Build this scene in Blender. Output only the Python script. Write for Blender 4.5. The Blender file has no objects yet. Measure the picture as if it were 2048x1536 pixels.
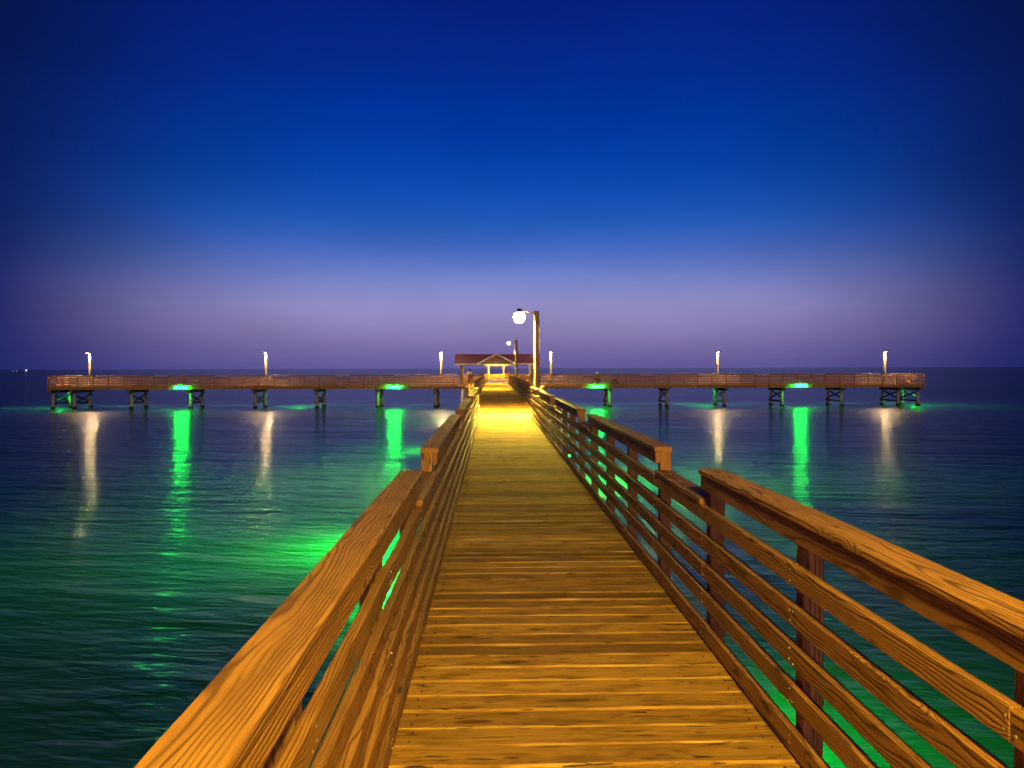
import bpy, bmesh, math, random
from mathutils import Vector, Matrix

SC = bpy.context.scene
COL = SC.collection
R = math.radians
rng = random.Random(11)

# ------------------------------------------------------------------ camera
cam_data = bpy.data.cameras.new("camera")
cam = bpy.data.objects.new("camera", cam_data)
COL.objects.link(cam)
SC.camera = cam
cam_data.sensor_width = 36.0
cam_data.lens = 1538.0 / 2048.0 * 36.0
cam_data.clip_start = 0.05
cam_data.clip_end = 60000.0
cam.matrix_world = (Matrix.Translation((0, 0, 1.70)) @ Matrix.Rotation(R(-1.45), 4, 'Z')
                    @ Matrix.Rotation(R(90 - 1.17), 4, 'X') @ Matrix.Rotation(R(-0.14), 4, 'Z'))

# ------------------------------------------------------------------ sky
world = bpy.data.worlds.new("World")
SC.world = world
world.use_nodes = True
wt = world.node_tree
wt.nodes.clear()


def srgb(r, g, b):
    def f(c):
        c /= 255.0
        return c / 12.92 if c <= 0.04045 else ((c + 0.055) / 1.055) ** 2.4
    return (f(r), f(g), f(b), 1.0)


def build_world():
    N, L = wt.nodes, wt.links
    out = N.new("ShaderNodeOutputWorld")
    tc = N.new("ShaderNodeTexCoord")
    sep = N.new("ShaderNodeSeparateXYZ")
    L.new(tc.outputs["Generated"], sep.inputs[0])

    def ramp(stops):
        rp = N.new("ShaderNodeValToRGB")
        rp.color_ramp.interpolation = 'B_SPLINE'
        els = rp.color_ramp.elements
        els[0].position, els[0].color = stops[0]
        els[1].position, els[1].color = stops[-1]
        for p, c in stops[1:-1]:
            e = els.new(p)
            e.color = c
        L.new(sep.outputs["Z"], rp.inputs[0])
        return rp
    middle = ramp([(0.0, srgb(100, 92, 156)), (0.012, srgb(108, 98, 160)), (0.04, srgb(136, 122, 176)),
                   (0.075, srgb(156, 148, 200)), (0.11, srgb(122, 134, 202)), (0.15, srgb(66, 108, 198)), (0.19, srgb(24, 88, 186)),
                   (0.25, srgb(0, 68, 176)), (0.33, srgb(0, 46, 152)), (0.44, srgb(4, 28, 120)),
                   (0.60, srgb(4, 18, 80)), (1.0, srgb(3, 12, 54))])
    edge = ramp([(0.0, srgb(27, 38, 104)), (0.05, srgb(28, 36, 102)), (0.12, srgb(20, 34, 102)),
                 (0.24, srgb(7, 25, 90)), (0.44, srgb(4, 13, 58)), (1.0, srgb(3, 10, 46))])
    # twilight arch over the far pier end, with lens vignetting put into its fade
    nrm = N.new("ShaderNodeVectorMath"); nrm.operation = 'MULTIPLY'
    L.new(tc.outputs["Generated"], nrm.inputs[0])
    nrm.inputs[1].default_value = (1, 1, 0)
    nn = N.new("ShaderNodeVectorMath"); nn.operation = 'NORMALIZE'
    L.new(nrm.outputs[0], nn.inputs[0])
    dt = N.new("ShaderNodeVectorMath"); dt.operation = 'DOT_PRODUCT'
    L.new(nn.outputs[0], dt.inputs[0])
    dt.inputs[1].default_value = (math.sin(R(1.5)), math.cos(R(1.5)), 0)
    mr = N.new("ShaderNodeMapRange"); mr.interpolation_type = 'SMOOTHSTEP'
    L.new(dt.outputs["Value"], mr.inputs["Value"])
    mr.inputs["From Min"].default_value = math.cos(R(36))
    mr.inputs["From Max"].default_value = 1.0
    mx = N.new("ShaderNodeMix"); mx.data_type = 'RGBA'
    L.new(mr.outputs[0], mx.inputs["Factor"])
    L.new(edge.outputs[0], mx.inputs[6])
    L.new(middle.outputs[0], mx.inputs[7])
    # faint uneven air
    sc = N.new("ShaderNodeVectorMath"); sc.operation = 'MULTIPLY'
    L.new(tc.outputs["Generated"], sc.inputs[0]); sc.inputs[1].default_value = (3.0, 3.0, 9.0)
    nz = N.new("ShaderNodeTexNoise"); nz.inputs["Scale"].default_value = 1.3; nz.inputs["Detail"].default_value = 5.0; nz.inputs["Roughness"].default_value = 0.55
    L.new(sc.outputs[0], nz.inputs["Vector"])
    ar = N.new("ShaderNodeMapRange")
    L.new(nz.outputs[0], ar.inputs["Value"])
    ar.inputs["From Min"].default_value = 0.25; ar.inputs["From Max"].default_value = 0.75
    ar.inputs["To Min"].default_value = 0.87; ar.inputs["To Max"].default_value = 1.06
    bg = N.new("ShaderNodeBackground")
    L.new(mx.outputs[2], bg.inputs[0])
    L.new(ar.outputs[0], bg.inputs[1])
    sky = N.new("ShaderNodeTexSky")
    sky.sky_type = 'NISHITA'
    sky.sun_disc = False
    sky.sun_elevation = R(-4)
    sky.sun_rotation = R(180)
    bg2 = N.new("ShaderNodeBackground")
    L.new(sky.outputs[0], bg2.inputs[0])
    bg2.inputs[1].default_value = 0.05
    add = N.new("ShaderNodeAddShader")
    L.new(bg.outputs[0], add.inputs[0])
    L.new(bg2.outputs[0], add.inputs[1])
    L.new(add.outputs[0], out.inputs[0])


build_world()

# the last afterglow, behind the photographer: very weak, very soft
sun_d = bpy.data.lights.new("sun", 'SUN')
sun_d.energy = 1.5
sun_d.angle = R(40)
sun_d.color = (1.0, 0.58, 0.56)
sun = bpy.data.objects.new("sun", sun_d)
COL.objects.link(sun)
sun.rotation_euler = (R(83), 0, R(6))

SC.view_settings.view_transform = 'Standard'
SC.view_settings.look = 'None'
SC.view_settings.exposure = 0.0
SC.view_settings.gamma = 1.0
SC.view_settings.use_curve_mapping = False
SC.render.engine = 'CYCLES'
SC.cycles.use_denoising = True
SC.cycles.sample_clamp_indirect = 6.0
SC.cycles.max_bounces = 5
SC.cycles.diffuse_bounces = 2
SC.cycles.glossy_bounces = 3
SC.cycles.caustics_reflective = False
SC.cycles.caustics_refractive = False

WATER_Z = -2.30
LAMP_COL = (1.0, 0.71, 0.055)

# ------------------------------------------------------------------ materials


class NT:
    """small helper for node trees"""

    def __init__(self, name):
        self.m = bpy.data.materials.new(name)
        self.m.use_nodes = True
        self.t = self.m.node_tree
        self.t.nodes.clear()
        self.out = self.t.nodes.new("ShaderNodeOutputMaterial")

    def n(self, kind, **kw):
        x = self.t.nodes.new(kind)
        for k, v in kw.items():
            setattr(x, k, v)
        return x

    def link(self, a, b):
        self.t.links.new(a, b)

    def put(self, sock, v):
        if hasattr(v, "is_output"):
            self.t.links.new(v, sock)
        else:
            sock.default_value = v

    def math(self, op, a, b=0.0, c=None, clamp=False):
        x = self.n("ShaderNodeMath", operation=op)
        x.use_clamp = clamp
        self.put(x.inputs[0], a)
        self.put(x.inputs[1], b)
        if c is not None:
            self.put(x.inputs[2], c)
        return x.outputs[0]

    def vmath(self, op, a, b):
        x = self.n("ShaderNodeVectorMath", operation=op)
        self.put(x.inputs[0], a)
        self.put(x.inputs[1], b)
        return x.outputs["Value"] if op in ('DOT_PRODUCT', 'LENGTH', 'DISTANCE') else x.outputs[0]

    def noise(self, vec, scale, detail=2.0, rough=0.5, dist=0.0):
        x = self.n("ShaderNodeTexNoise")
        self.put(x.inputs["Vector"], vec)
        x.inputs["Scale"].default_value = scale
        x.inputs["Detail"].default_value = detail
        x.inputs["Roughness"].default_value = rough
        x.inputs["Distortion"].default_value = dist
        return x.outputs[0]

    def mapr(self, v, a, b, c=0.0, d=1.0, smooth=True):
        x = self.n("ShaderNodeMapRange")
        if smooth:
            x.interpolation_type = 'SMOOTHSTEP'
        self.put(x.inputs["Value"], v)
        x.inputs["From Min"].default_value = a
        x.inputs["From Max"].default_value = b
        x.inputs["To Min"].default_value = c
        x.inputs["To Max"].default_value = d
        return x.outputs[0]

    def mix(self, f, a, b):
        x = self.n("ShaderNodeMix", data_type='RGBA')
        self.put(x.inputs["Factor"], f)
        self.put(x.inputs[6], a)
        self.put(x.inputs[7], b)
        return x.outputs[2]

    def bsdf(self, col, rough=0.6, bump=None, bump_d=0.002, spec=0.4, metal=0.0):
        p = self.n("ShaderNodeBsdfPrincipled")
        self.put(p.inputs["Base Color"], col)
        self.put(p.inputs["Roughness"], rough)
        p.inputs["Metallic"].default_value = metal
        p.inputs["Specular IOR Level"].default_value = spec
        if bump is not None:
            b = self.n("ShaderNodeBump")
            b.inputs["Strength"].default_value = 1.0
            b.inputs["Distance"].default_value = bump_d
            self.put(b.inputs["Height"], bump)
            self.link(b.outputs[0], p.inputs["Normal"])
        self.link(p.outputs[0], self.out.inputs[0])
        return p


def wood(name, light, dark, weather, ring=0.0105, ring_mix=0.75, crack=0.72, rough=0.55, weather_amt=0.45, knot_scale=1.0, relief=0.0022, spec=0.35, tone=0.45, worn=None, knot_size=1.0):
    w = NT(name)
    tc = w.n("ShaderNodeTexCoord")
    oi = w.n("ShaderNodeObjectInfo")
    ge = w.n("ShaderNodeNewGeometry")
    rnd = w.math('FRACT', w.math('ADD', oi.outputs["Random"], ge.outputs["Random Per Island"]))
    rnd2 = w.math('FRACT', w.math('MULTIPLY', rnd, 17.31))
    rnd3 = w.math('FRACT', w.math('MULTIPLY', rnd, 53.77))
    comb = w.n("ShaderNodeCombineXYZ")
    w.put(comb.inputs[0], w.math('MULTIPLY', rnd, 41.0))
    w.put(comb.inputs[1], w.math('MULTIPLY', rnd2, 19.0))
    w.put(comb.inputs[2], w.math('MULTIPLY', rnd3, 13.0))
    P = tc.outputs["Object"]
    Q = w.vmath('ADD', P, comb.outputs[0])
    sep = w.n("ShaderNodeSeparateXYZ")
    w.put(sep.inputs[0], P)
    # distance from a wandering log axis
    y = w.math('SUBTRACT', sep.outputs[1], w.math('MULTIPLY', w.math('SUBTRACT', rnd2, 0.5), 0.16))
    z = w.math('ADD', sep.outputs[2], w.math('ADD', 0.035, w.math('MULTIPLY', rnd3, 0.07)))
    r = w.math('SQRT', w.math('ADD', w.math('MULTIPLY', y, y), w.math('MULTIPLY', z, z)))
    warp = w.noise(w.vmath('MULTIPLY', Q, (1.5, 7.0, 7.0)), 1.0, 2.5, 0.5)
    r = w.math('ADD', r, w.math('MULTIPLY', w.math('SUBTRACT', warp, 0.5), 0.060))
    vo = w.n("ShaderNodeTexVoronoi", feature='F1')
    w.put(vo.inputs["Vector"], w.vmath('MULTIPLY', Q, (1.7 * knot_scale, 6.5 * knot_scale, 6.5 * knot_scale)))
    vo.inputs["Scale"].default_value = 1.0
    kd = vo.outputs["Distance"]
    near = w.mapr(kd, 0.0, 0.34, 1.0, 0.0)
    r = w.math('ADD', r, w.math('MULTIPLY', near, 0.045))
    ph = w.math('MULTIPLY', r, 2 * math.pi / ring)
    s = w.math('ADD', w.math('MULTIPLY', w.math('SINE', ph), 0.5), 0.5)
    s = w.math('POWER', s, 4.0)
    fade = w.noise(w.vmath('MULTIPLY', Q, (2.5, 14.0, 14.0)), 1.0, 2.0)
    s = w.math('MULTIPLY', s, w.mapr(fade, 0.25, 0.55, 0.35, 1.0))
    fib = w.noise(w.vmath('MULTIPLY', Q, (5.0, 190.0, 190.0)), 1.0, 2.0, 0.6)
    stain = w.noise(w.vmath('MULTIPLY', Q, (2.4, 8.0, 8.0)), 1.0, 4.0, 0.65)
    crk = w.noise(w.vmath('MULTIPLY', Q, (4.5, 50.0, 50.0)), 1.0, 2.0, 0.6)
    crm = w.mapr(crk, crack, crack + 0.035)
    knot = w.mapr(kd, 0.05 * knot_size, 0.11 * knot_size, 1.0, 0.0)
    c = w.mix(w.math('MULTIPLY', s, ring_mix), light, dark)
    c = w.mix(w.math('MULTIPLY', w.mapr(fib, 0.35, 0.75), 0.35), c, dark)
    c = w.mix(w.math('MULTIPLY', w.mapr(stain, 0.42, 0.70), weather_amt), c, weather)
    c = w.mix(w.math('MULTIPLY', rnd3, tone), c, w.mix(0.5, dark, weather))
    if worn:  # lighter plank edges: lamp light caught on them, painted into the colour
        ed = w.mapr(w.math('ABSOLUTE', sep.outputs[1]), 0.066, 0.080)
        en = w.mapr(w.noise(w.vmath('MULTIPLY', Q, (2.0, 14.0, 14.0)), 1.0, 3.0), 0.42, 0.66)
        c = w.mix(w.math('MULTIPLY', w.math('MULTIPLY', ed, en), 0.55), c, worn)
    c = w.mix(w.math('MULTIPLY', knot, 0.80), c, (dark[0] * 0.45, dark[1] * 0.4, dark[2] * 0.4, 1))
    c = w.mix(w.math('MULTIPLY', crm, 0.85), c, (0.012, 0.008, 0.005, 1))
    hgt = w.math('SUBTRACT', w.math('ADD', w.math('MULTIPLY', s, -0.45), w.math('MULTIPLY', fib, 0.30)), w.math('MULTIPLY', crm, 1.4))
    ro = w.math('ADD', w.math('MULTIPLY', stain, 0.22), rough - 0.1)
    w.bsdf(c, ro, hgt, relief, spec)
    return w.m


def plain(name, col, rough=0.6, var=0.18, scale=6.0, metal=0.0, bump=0.0):
    w = NT(name)
    tc = w.n("ShaderNodeTexCoord")
    nz = w.noise(tc.outputs["Object"], scale, 4.0, 0.6)
    d = tuple(c * (1 - 2 * var) for c in col[:3]) + (1,)
    c = w.mix(w.mapr(nz, 0.3, 0.7), d, tuple(col[:3]) + (1,))
    w.bsdf(c, rough, nz if bump else None, bump or 0.001, 0.4, metal)
    return w.m


def glow(name, col, strength):
    w = NT(name)
    e = w.n("ShaderNodeEmission")
    e.inputs[0].default_value = tuple(col) + (1,)
    e.inputs[1].default_value = strength
    w.link(e.outputs[0], w.out.inputs[0])
    return w.m


M = {}
M['rail'] = wood("rail_wood", (0.41, 0.20, 0.068, 1), (0.050, 0.020, 0.008, 1), (0.17, 0.080, 0.036, 1), ring=0.0105, ring_mix=0.88, weather_amt=0.6, rough=0.72, spec=0.22, relief=0.004)
M['grey_rail'] = wood("weathered_rail_wood", (0.50, 0.30, 0.20, 1), (0.16, 0.08, 0.05, 1), (0.34, 0.19, 0.13, 1), ring=0.012, ring_mix=0.7, weather_amt=0.5)  # paler copy of the rail wood; lamp light on back rails put into colour
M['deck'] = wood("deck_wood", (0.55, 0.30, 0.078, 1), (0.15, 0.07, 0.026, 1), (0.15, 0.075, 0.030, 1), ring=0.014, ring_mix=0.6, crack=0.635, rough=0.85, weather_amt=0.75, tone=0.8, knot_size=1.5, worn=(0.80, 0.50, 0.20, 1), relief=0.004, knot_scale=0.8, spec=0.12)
M['pole'] = wood("pole_wood", (0.36, 0.22, 0.12, 1), (0.13, 0.07, 0.035, 1), (0.20, 0.14, 0.10, 1), ring=0.02, ring_mix=0.5)
M['pile'] = plain("pile_timber", (0.30, 0.24, 0.22), 0.75, 0.22, 5.0, bump=0.01)
M['brace'] = plain("brace_timber", (0.085, 0.065, 0.055), 0.8, 0.2, 5.0)
M['growth'] = plain("marine_growth", (0.03, 0.03, 0.025), 0.9, 0.3, 9.0, bump=0.02)
M['roof'] = plain("roof_shingle", (0.40, 0.16, 0.17), 0.85, 0.16, 14.0)
M['trim'] = plain("white_paint", (0.78, 0.74, 0.68), 0.5, 0.06, 3.0)
M['ochre'] = plain("pavilion_boards", (0.42, 0.25, 0.12), 0.6, 0.15, 4.0)
M['metal'] = plain("grey_metal", (0.16, 0.16, 0.17), 0.45, 0.12, 8.0, 0.6)
M['dark'] = plain("dark_metal", (0.025, 0.025, 0.03), 0.5, 0.1, 8.0, 0.3)
M['screw'] = plain("screw_steel", (0.62, 0.58, 0.52), 0.35, 0.1, 60.0, 0.8)
M['polepaint'] = plain("pale_pole_paint", (0.13, 0.105, 0.05), 0.55, 0.1, 5.0)
M['skin'] = plain("skin", (0.42, 0.25, 0.18), 0.6, 0.05, 20.0)
M['white_cloth'] = plain("white_cloth", (0.78, 0.76, 0.73), 0.85, 0.06, 12.0)
M['black_cloth'] = plain("black_cloth", (0.02, 0.02, 0.024), 0.9, 0.1, 12.0)
M['blue_cloth'] = plain("blue_denim", (0.05, 0.07, 0.13), 0.9, 0.1, 12.0)
M['brown_cloth'] = plain("brown_cloth", (0.16, 0.09, 0.045), 0.9, 0.1, 12.0)
M['plastic'] = plain("white_plastic", (0.72, 0.70, 0.64), 0.45, 0.05, 10.0)


def lens_glow(name, col, side, down):
    """a lamp bowl that throws most of its light downwards"""
    w = NT(name)
    g = w.n("ShaderNodeNewGeometry")
    sep = w.n("ShaderNodeSeparateXYZ")
    w.put(sep.inputs[0], g.outputs["True Normal"])
    e = w.n("ShaderNodeEmission")
    e.inputs[0].default_value = tuple(col) + (1,)
    w.put(e.inputs[1], w.mapr(w.math('MULTIPLY', sep.outputs[2], -1.0), 0.85, 0.97, side, down))
    w.link(e.outputs[0], w.out.inputs[0])
    return w.m


M['lamp_near'] = lens_glow("walkway_lamp_light_overhead", (1.0, 0.665, 0.05), 1350.0, 2300.0)
M['lamp_mid'] = lens_glow("walkway_lamp_light", (1.0, 0.75, 0.075), 190.0, 52000.0)
M['lamp_far'] = lens_glow("walkway_lamp_light_far", (1.0, 0.74, 0.065), 110.0, 60000.0)
M['lamp_head'] = glow("pier_lamp_light", (1.0, 0.70, 0.34), 3200.0)
M['lamp_roof'] = glow("pavilion_lamp_light", (1.0, 0.72, 0.06), 2600.0)
for nm, st in (("green", 370.0), ("green_strong", 2200.0), ("green_soft", 1200.0), ("green_weak", 560.0)):
    M[nm] = glow(nm + "_tube_light", (0.0012, 1.0, 0.032), st)
M['ship_light'] = glow("ship_light", (0.85, 0.93, 1.0), 1.3)


def water_material():
    w = NT("sea_water")
    ge = w.n("ShaderNodeNewGeometry")
    P = ge.outputs["Position"]
    rot = w.n("ShaderNodeVectorRotate", rotation_type='Z_AXIS')
    w.put(rot.inputs["Vector"], P)
    rot.inputs["Angle"].default_value = R(9)
    Q = rot.outputs[0]
    swell = w.noise(w.vmath('MULTIPLY', Q, (0.07, 0.22, 1.0)), 1.0, 1.0, 0.5)
    chop = w.noise(w.vmath('MULTIPLY', Q, (0.38, 1.15, 1.0)), 1.0, 2.0, 0.5, 0.3)
    rip = w.noise(w.vmath('MULTIPLY', Q, (1.3, 4.0, 1.0)), 1.0, 2.0, 0.55, 0.4)
    h = w.math('ADD', w.math('MULTIPLY', swell, 0.22), w.math('MULTIPLY', chop, 0.125))
    calm = w.noise(w.vmath('MULTIPLY', P, (0.03, 0.06, 1.0)), 1.0, 2.0, 0.5)
    h = w.math('ADD', h, w.math('MULTIPLY', w.math('MULTIPLY', rip, w.mapr(calm, 0.3, 0.7, 0.45, 1.0)), 0.055))
    fine = w.noise(w.vmath('MULTIPLY', Q, (4.5, 12.0, 1.0)), 1.0, 1.0, 0.5)
    h = w.math('ADD', h, w.math('MULTIPLY', fine, 0.005))
    turb = w.noise(w.vmath('MULTIPLY', P, (0.12, 0.12, 1.0)), 1.0, 3.0, 0.55)
    c = w.mix(w.mapr(turb, 0.3, 0.7), (0.004, 0.040, 0.034, 1), (0.006, 0.058, 0.044, 1))
    b = w.n("ShaderNodeBump")
    b.inputs["Strength"].default_value = 1.0
    b.inputs["Distance"].default_value = 1.0
    w.put(b.inputs["Height"], h)
    b2 = w.n("ShaderNodeBump")
    b2.inputs["Strength"].default_value = 1.0
    b2.inputs["Distance"].default_value = 0.25
    w.put(b2.inputs["Height"], h)
    df = w.n("ShaderNodeBsdfDiffuse")
    w.put(df.inputs["Color"], c)
    w.link(b2.outputs[0], df.inputs["Normal"])
    lobes = []
    for ro in (0.42, 0.055):
        gl = w.n("ShaderNodeBsdfPrincipled")
        gl.inputs["Base Color"].default_value = (0, 0, 0, 1)
        gl.inputs["Roughness"].default_value = ro
        gl.inputs["IOR"].default_value = 1.333
        w.link(b.outputs[0], gl.inputs["Normal"])
        lobes.append(gl)
    gl = w.n("ShaderNodeMixShader")
    gl.inputs[0].default_value = 0.44
    w.link(lobes[0].outputs[0], gl.inputs[1])
    w.link(lobes[1].outputs[0], gl.inputs[2])
    ad = w.n("ShaderNodeAddShader")
    w.link(df.outputs[0], ad.inputs[0])
    w.link(gl.outputs[0], ad.inputs[1])
    w.link(ad.outputs[0], w.out.inputs[0])
    return w.m


M['water'] = water_material()

# ------------------------------------------------------------------ builders


def tag(o, label=None, cat=None, group=None, kind=None):
    if label: o["label"] = label
    if cat: o["category"] = cat
    if group: o["group"] = group
    if kind: o["kind"] = kind
    return o


def thing(name, label, cat, loc=(0, 0, 0), group=None):
    o = bpy.data.objects.new(name, None)
    o.empty_display_size = 0.2
    COL.objects.link(o)
    o.location = loc
    return tag(o, label, cat, group)


def wmat(o):
    m = o.matrix_basis.copy()
    p = o.parent
    while p:
        m = p.matrix_basis @ m
        p = p.parent
    return m


def link(name, me, parent=None, mw=None):
    o = bpy.data.objects.new(name, me)
    COL.objects.link(o)
    mw = mw or Matrix.Identity(4)
    if parent:
        o.parent = parent
        mw = wmat(parent).inverted() @ mw
    o.matrix_basis = mw
    return o


def mesh(name, verts, faces, mat, smooth=False):
    me = bpy.data.meshes.new(name)
    me.from_pydata([tuple(v) for v in verts], [], faces)
    if smooth:
        me.polygons.foreach_set("use_smooth", [True] * len(me.polygons))
    me.materials.append(mat)
    me.update()
    return me


class MB:
    """collects shapes in world space and links them as one mesh object"""

    def __init__(self):
        self.v, self.f, self.s = [], [], []

    def add(self, vs, fs, smooth=False):
        b = len(self.v)
        self.v += [Vector(p) for p in vs]
        self.f += [tuple(i + b for i in q) for q in fs]
        self.s += [smooth] * len(fs)

    def box(self, lo, hi, mat=None):
        x0, y0, z0 = lo
        x1, y1, z1 = hi
        vs = [Vector(p) for p in ((x0, y0, z0), (x1, y0, z0), (x1, y1, z0), (x0, y1, z0), (x0, y0, z1), (x1, y0, z1), (x1, y1, z1), (x0, y1, z1))]
        if mat: vs = [mat @ p for p in vs]
        self.add(vs, [(3, 2, 1, 0), (4, 5, 6, 7), (0, 1, 5, 4), (1, 2, 6, 5), (2, 3, 7, 6), (3, 0, 4, 7)])

    def bar(self, a, b, w, t):
        """rectangular bar from a to b"""
        a, b = Vector(a), Vector(b)
        d = (b - a).normalized()
        up = Vector((0, 0, 1)) if abs(d.z) < 0.95 else Vector((0, 1, 0))
        s = d.cross(up).normalized()
        u = s.cross(d)
        vs = []
        for p in (a, b):
            vs += [p + s * w / 2 + u * t / 2, p - s * w / 2 + u * t / 2, p - s * w / 2 - u * t / 2, p + s * w / 2 - u * t / 2]
        self.add(vs, [(0, 1, 2, 3), (7, 6, 5, 4), (0, 4, 5, 1), (1, 5, 6, 2), (2, 6, 7, 3), (3, 7, 4, 0)])

    def tube(self, pts, radii, n=10, cap=True):
        pts = [Vector(p) for p in pts]
        if not hasattr(radii, '__len__'): radii = [radii] * len(pts)
        vs, fs = [], []
        for i, p in enumerate(pts):
            d = (pts[min(i + 1, len(pts) - 1)] - pts[max(i - 1, 0)]).normalized()
            up = Vector((0, 0, 1)) if abs(d.z) < 0.9 else Vector((0, 1, 0))
            s = d.cross(up).normalized()
            u = s.cross(d)
            for k in range(n):
                a = 2 * math.pi * k / n
                vs.append(p + (s * math.cos(a) + u * math.sin(a)) * radii[i])
        for i in range(len(pts) - 1):
            for k in range(n):
                fs.append((i * n + k, i * n + (k + 1) % n, (i + 1) * n + (k + 1) % n, (i + 1) * n + k))
        self.add(vs, fs, True)
        if cap:
            b = len(self.v) - len(vs)
            self.f += [tuple(b + k for k in reversed(range(n))), tuple(b + (len(pts) - 1) * n + k for k in range(n))]
            self.s += [False, False]

    def lathe(self, c, prof, n=14):
        """profile [(r, z)] around the vertical through c"""
        self.tube([(c[0], c[1], c[2] + z) for r, z in prof], [r for r, z in prof], n)

    def build(self, name, mat, parent=None, center=None):
        c = Vector(center) if center else sum(self.v, Vector()) / max(1, len(self.v))
        me = bpy.data.meshes.new(name)
        me.from_pydata([tuple(p - c) for p in self.v], [], self.f)
        me.polygons.foreach_set("use_smooth", self.s)
        me.materials.append(mat)
        # consistent normals
        bm = bmesh.new(); bm.from_mesh(me)
        bmesh.ops.recalc_face_normals(bm, faces=bm.faces)
        bm.to_mesh(me); bm.free()
        return link(name, me, parent, Matrix.Translation(c))


_boards = {}


def board_mesh(L, w, t, mat, variant=0, segs=1, ch=0.006, wob=0.0, cup=0.0):
    """a sawn board with eased edges: x along it, y its width, z its thickness"""
    key = (round(L, 3), round(w, 4), round(t, 4), mat.name, variant, segs, ch, wob, cup)
    if key in _boards: return _boards[key]
    rg = random.Random(repr(key))
    hw, ht = w / 2, t / 2
    prof = [(-hw, -ht + ch), (-hw + ch, -ht), (hw - ch, -ht), (hw, -ht + ch), (hw, ht - ch), (hw - ch, ht), (0, ht - cup), (-hw + ch, ht), (-hw, ht - ch)]
    n = len(prof)
    vs, fs = [], []
    for i in range(segs + 1):
        x = -L / 2 + L * i / segs
        dy, dz = (rg.uniform(-wob, wob), rg.uniform(-wob, wob)) if 0 < i < segs else (0, 0)
        for (py, pz) in prof:
            e = rg.uniform(-1, 1) * wob * 0.5
            vs.append((x, py + dy + e, pz + dz + e * 0.5))
    for i in range(segs):
        for k in range(n):
            fs.append((i * n + k, i * n + (k + 1) % n, (i + 1) * n + (k + 1) % n, (i + 1) * n + k))
    fs.append(tuple(reversed(range(n))))
    fs.append(tuple(segs * n + k for k in range(n)))
    fs = [tuple(reversed(q)) for q in fs]
    me = mesh("board", vs, fs, mat)
    _boards[key] = me
    return me


def frame(c, ex, ey, ez):
    m = Matrix.Identity(4)
    for i, a in enumerate((ex, ey, ez)):
        for j in range(3): m[j][i] = a[j]
    for j in range(3): m[j][3] = c[j]
    return m


Z = Vector((0, 0, 1))
ROWS = (0.795, 0.616, 0.440, 0.266)          # centres of the four lower boards
RAISED, LOW = 1.070, 0.883


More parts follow.
